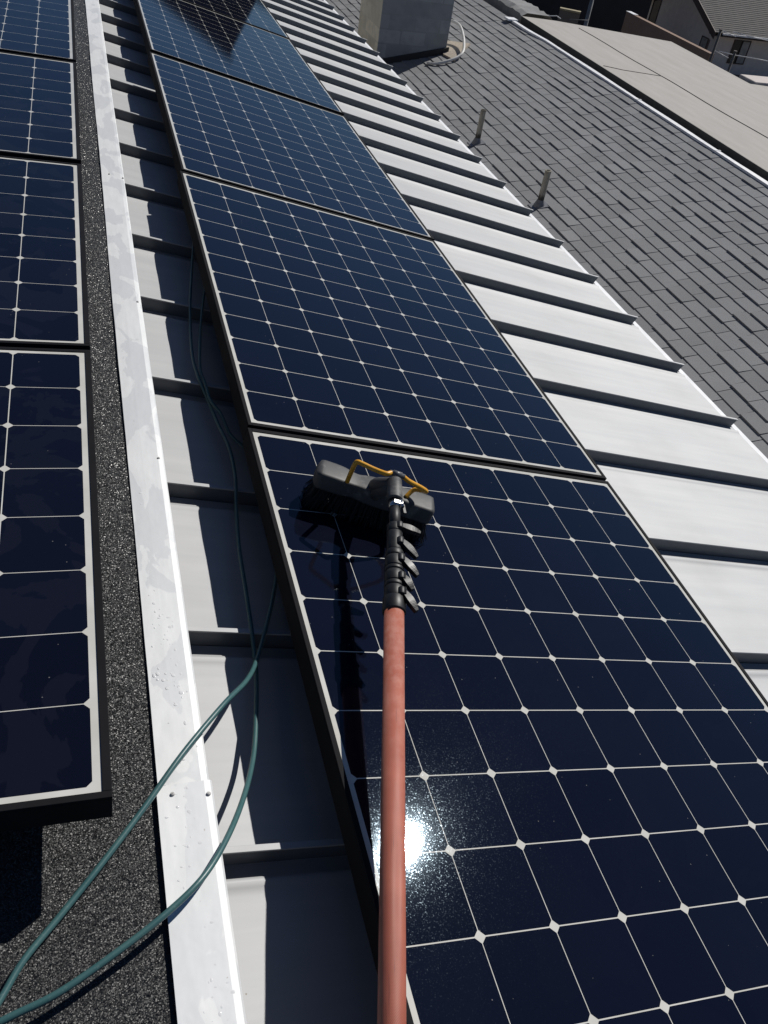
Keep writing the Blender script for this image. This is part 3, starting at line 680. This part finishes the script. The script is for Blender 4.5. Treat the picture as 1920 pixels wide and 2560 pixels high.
# ---------------------------------------------------------------- dark building ahead that the far panels mirror
db = empty('dark_gabled_building', (1.5, 24, -11)); tag(db, 'dark building beyond the far end of the roofs, seen mirrored in the farthest panels', 'building')
mb = MB(); mb.prism([(-9, 0), (2.85, 0), (2.85, 13.30), (1.0, 13.0), (-9, 11.6)], -3.9, 6); mb.build('wall', M['darkwall'], db)
mb = MB(); mb.prism([(2.855, 0), (6.5, 0), (6.5, 11.9), (2.855, 12.1)], -3.7, 6); mb.build('side_wing', M['darkwall'], db)
mb = MB(); mb.prism([(-9.2, 11.62), (1.0, 13.03), (2.95, 13.34), (2.95, 13.42), (-9.2, 11.75)], -4.0, 6.1); mb.build('roof', M['fascia'], db)

# ---------------------------------------------------------------- houses far to the upper right
hb_ = empty('beige_house', (42, 56, -11)); tag(hb_, 'beige house with a brown gable edge and grey shingle roof, far upper right', 'house')
LH, DH, EH, RG = 16., 10., 2.95, 5.05           # length, depth, eave height, ridge height above ground
mb = MB(); mb.v = [(0,0,0),(LH,0,0),(LH,DH,0),(0,DH,0),(0,0,EH),(LH,0,EH),(LH,DH,EH),(0,DH,EH),(0,DH/2,RG-.05),(LH,DH/2,RG-.05)]
mb.f = [(0,1,5,4),(1,2,6,9,5),(2,3,7,6),(3,0,4,8,7)]; mb.smooth = [False]*4; mb.build('wall', M['stucco'], hb_)
rise = (RG-EH)/(DH/2); ov = .75
mb = MB()
for s in (0, 1):
    y0_, y1_ = ((-ov, DH/2) if s == 0 else (DH+ov, DH/2)); z0_ = EH - ov*rise
    c = [(-ov, y0_, z0_), (LH+ov, y0_, z0_), (LH+ov, y1_, RG), (-ov, y1_, RG)]
    ncr = 28
    for k in range(ncr):
        f0, f1 = k/ncr, (k+1)/ncr
        pa, pb = [Vector(c[0]).lerp(Vector(c[3]), f) for f in (f0, f1)], [Vector(c[1]).lerp(Vector(c[2]), f) for f in (f0, f1)]
        up = Vector((0, 0, .03))
        mb.quad([pa[0]+up, pb[0]+up, pb[1]+up*.2, pa[1]+up*.2]); mb.quad([pa[0], pb[0], pb[0]+up, pa[0]+up])
rf = mb.build('roof', M['farroof'], hb_)
mb = MB()
for s in (0, 1):
    y0_ = -ov if s == 0 else DH+ov; z0_ = EH - ov*rise
    mb.hexa([(-ov-.06, y0_, z0_-.42), (-ov-.002, y0_, z0_-.42), (-ov-.002, DH/2, RG-.42), (-ov-.06, DH/2, RG-.42), (-ov-.06, y0_, z0_+.03), (-ov-.002, y0_, z0_+.03), (-ov-.002, DH/2, RG+.03), (-ov-.06, DH/2, RG+.03)])
mb.build('gable_board', M['fascia'], hb_)
mb = MB(); mb.box(-.2, LH+ov, -ov-.12, -ov-.005, EH-ov*rise-.10, EH-ov*rise-.0); mb.build('gutter', M['white'], hb_)
mb = MB(); mb.box(-.75, LH, -ov-.05, -.0, EH-ov*rise-.22, EH-ov*rise-.16); mb.build('soffit', M['fascia'], hb_)
def window(parent, c, ex, w, hgt, dark, nrm):
    ex = Vector(ex); nrm = Vector(nrm); c = Vector(c)
    fr = MB()
    for (a, b) in ((-w/2-.06, -w/2), (w/2, w/2+.06)):
        fr.beam(c + ex*((a+b)/2) + nrm*.02 - Vector((0,0,hgt/2+.06)), c + ex*((a+b)/2) + nrm*.02 + Vector((0,0,hgt/2+.06)), .06, .08, nrm)
    for z in (-hgt/2-.03, hgt/2+.03): fr.beam(c - ex*w/2 + nrm*.02 + Vector((0,0,z)), c + ex*w/2 + nrm*.02 + Vector((0,0,z)), .06, .08, nrm) if False else fr.beam(c - ex*w/2 + nrm*.02 + Vector((0,0,z)), c + ex*w/2 + nrm*.02 + Vector((0,0,z)), .08, .06)
    f = fr.build('window', M['fascia'], parent)
    p = MB(); p.beam(c - ex*w/2 + nrm*.012, c + ex*w/2 + nrm*.012, .02, hgt); p.build('pane', M['glass'] if dark else M['pane'], f)
    return f
window(hb_, (0, 8.6, 1.95), (0, 1, 0), .95, 1.75, True, (-1, 0, 0))
window(hb_, (0, 1.2, 1.15), (0, 1, 0), .75, 1.5, False, (-1, 0, 0))
window(hb_, (1.9, 0, 1.45), (1, 0, 0), .62, 1.4, True, (0, -1, 0)); window(hb_, (2.6, 0, 1.45), (1, 0, 0), .62, 1.4, False, (0, -1, 0))
mb = MB(); mb.beam((-1.2, -.9, 0), (-1.2, -.9, 2.2), .14, .14, (1,0,0)); mb.build('porch_post', M['fascia'], hb_)

fw = empty('brown_garden_wall', (31.2, 50.5, -11)); tag(fw, 'long brown rendered garden wall below the beige house', 'wall')
mb = MB(); mb.box(-.15, .15, -9.3, 0, 0, 4.0); mb.build('wall', M['brownwall'], fw); mb = MB(); mb.box(-.17, .17, -.9, .02, 4.0, 4.03); mb.build('coping', M['white'], fw)
gw = empty('grey_yard_wall', (34.5, 40, -11)); tag(gw, 'dull grey brown yard wall under the pipes, behind the beige roof', 'wall')
mb = MB(); mb.box(-3.0, 14, -.15, .15, 0, 2.7); mb.build('wall', M['greywall'], gw)
def rail(pts, D, rad, mat, lab, cat, grp=None, name='pipe_rail'):
    rad *= .6
    P = [Vector(far(px, py, D)) for px, py in pts]; c0 = P[0].copy(); mb = MB(); mb.tube([p - c0 for p in P], rad, 10); o = mb.build(name, mat); o.location = c0; return tag(o, lab, cat, grp)
rail([(1797, 73), (1840, 92)], 50, .028, M['white'], 'white rail slanting out from the post below the gable end', 'rail', 'white rails by the house')
rail([(1832, 80), (1875, 91), (1935, 105)], 50, .032, M['white'], 'long white rail running under the gutter of the beige house', 'rail', 'white rails by the house')
rail([(1786, 126), (1821, 145)], 47, .028, M['white'], 'lower short white rail slanting down over the brown wall', 'rail', 'white rails by the house')
rail([(1798, 128), (1838, 138), (1886, 146), (1930, 155)], 47, .030, M['white'], 'lower long white rail crossing in front of the windows', 'rail', 'white rails by the house')
for (x0, y0_, x1, y1_, D, lab) in ((1802, 76, 1768, 170, 47, 'dark pipe post left of the slanting white rails'), (1838, 130, 1822, 190, 47, 'short dark pipe post under the house windows')):
    pt, pbm = Vector(far(x0, y0_, D)), Vector(far(x1, y1_, D)); base = Vector((pt.x, pt.y, -11)); mb = MB(); mb.tube([(0,0,0), (0,0,pt.z+11)], .06, 12); mb.tube([(0,0,pt.z+11), (0,0,pt.z+11.05)], .08, 12); o = mb.build('pipe_post', M['greywall']); o.location = base; tag(o, lab, 'post', 'pipe posts by the house')

# dark outbuilding and clutter left of the house
do = empty('dark_outbuilding', (28, 59, -11)); tag(do, 'almost black timber outbuilding in shade, left of the beige house', 'building')
mb = MB(); mb.box(-12, 9.3, -1, 6, 0, 5.6); mb.build('wall', M['darkwall'], do); mb = MB(); mb.box(-12.3, 9.6, -1.3, 6.3, 5.6, 5.75); mb.build('roof', M['fascia'], do)
sp_ = far(1462, 70, 45); o0 = Vector((sp_[0], sp_[1], -11))
lp_ = empty('grey_pole', o0); tag(lp_, 'thin grey utility pole standing in front of the dark outbuilding', 'pole')
mb = MB(); mb.tube([(0, 0, 0), (0, 0, 7.)], [.11, .085], 14); mb.build('shaft', M['postgrey'], lp_); mb = MB(); mb.tube([(-.7, 0, 6.4), (.7, 0, 6.4)], .05, 10); mb.build('crossarm', M['postgrey'], lp_)
def plank(a, b, D, w, t, mat, name, lab, cat):
    pa, pb = Vector(far(*a, D)), Vector(far(*b, D)); c0 = (pa+pb)/2; mb = MB(); mb.beam(pa-c0, pb-c0, w, t)
    r = mb.build(name, mat); r.location = c0; return tag(r, lab, cat)
cw = empty('timber_topped_wall', tuple(Vector((*far(1425, 30, 46)[:2], -11)))); tag(cw, 'low dark wall with a sunlit pale timber top, upper edge of the picture', 'wall')
pa, pb = Vector(far(1400, 13, 46)), Vector(far(1448, 38, 46)); zt_ = (pa.z+pb.z)/2; base = Vector(cw.location)
dv = Vector((pb.x-pa.x, pb.y-pa.y, 0)); ln_ = dv.length; dv.normalize(); 
mb = MB(); mb.beam(-dv*ln_*.5 + Vector((0,0,zt_+11)), dv*ln_*.5 + Vector((0,0,zt_+11)), .30, .07); mb.build('top_board', M['timber'], cw)
mb = MB(); mb.beam(-dv*ln_*.49 + Vector((0,0,0)), dv*ln_*.49 + Vector((0,0,0)), .2, .01); mb.v = []; mb.f = []; mb.smooth = []
mb.hexa([tuple(-dv*ln_*.49 + dv.cross(Vector((0,0,1)))*s*.1 + Vector((0,0,z))) if e == 0 else tuple(dv*ln_*.49 + dv.cross(Vector((0,0,1)))*s*.1 + Vector((0,0,z))) for z in (0, zt_+10.96) for (e, s) in ((0,-1),(1,-1),(1,1),(0,1))]); mb.build('wall', M['greywall'], cw)
rail([(1362, 36), (1376, 40), (1392, 40), (1402, 47)], 40, .03, M['white'], 'bent white pipe lying at the corner of the beige roof', 'pipe', name='bent_pipe')
rail([(1424, 48), (1472, 51)], 42, .02, M['postgrey'], 'thin grey rod level in front of the dark outbuilding', 'rod', name='thin_rod')
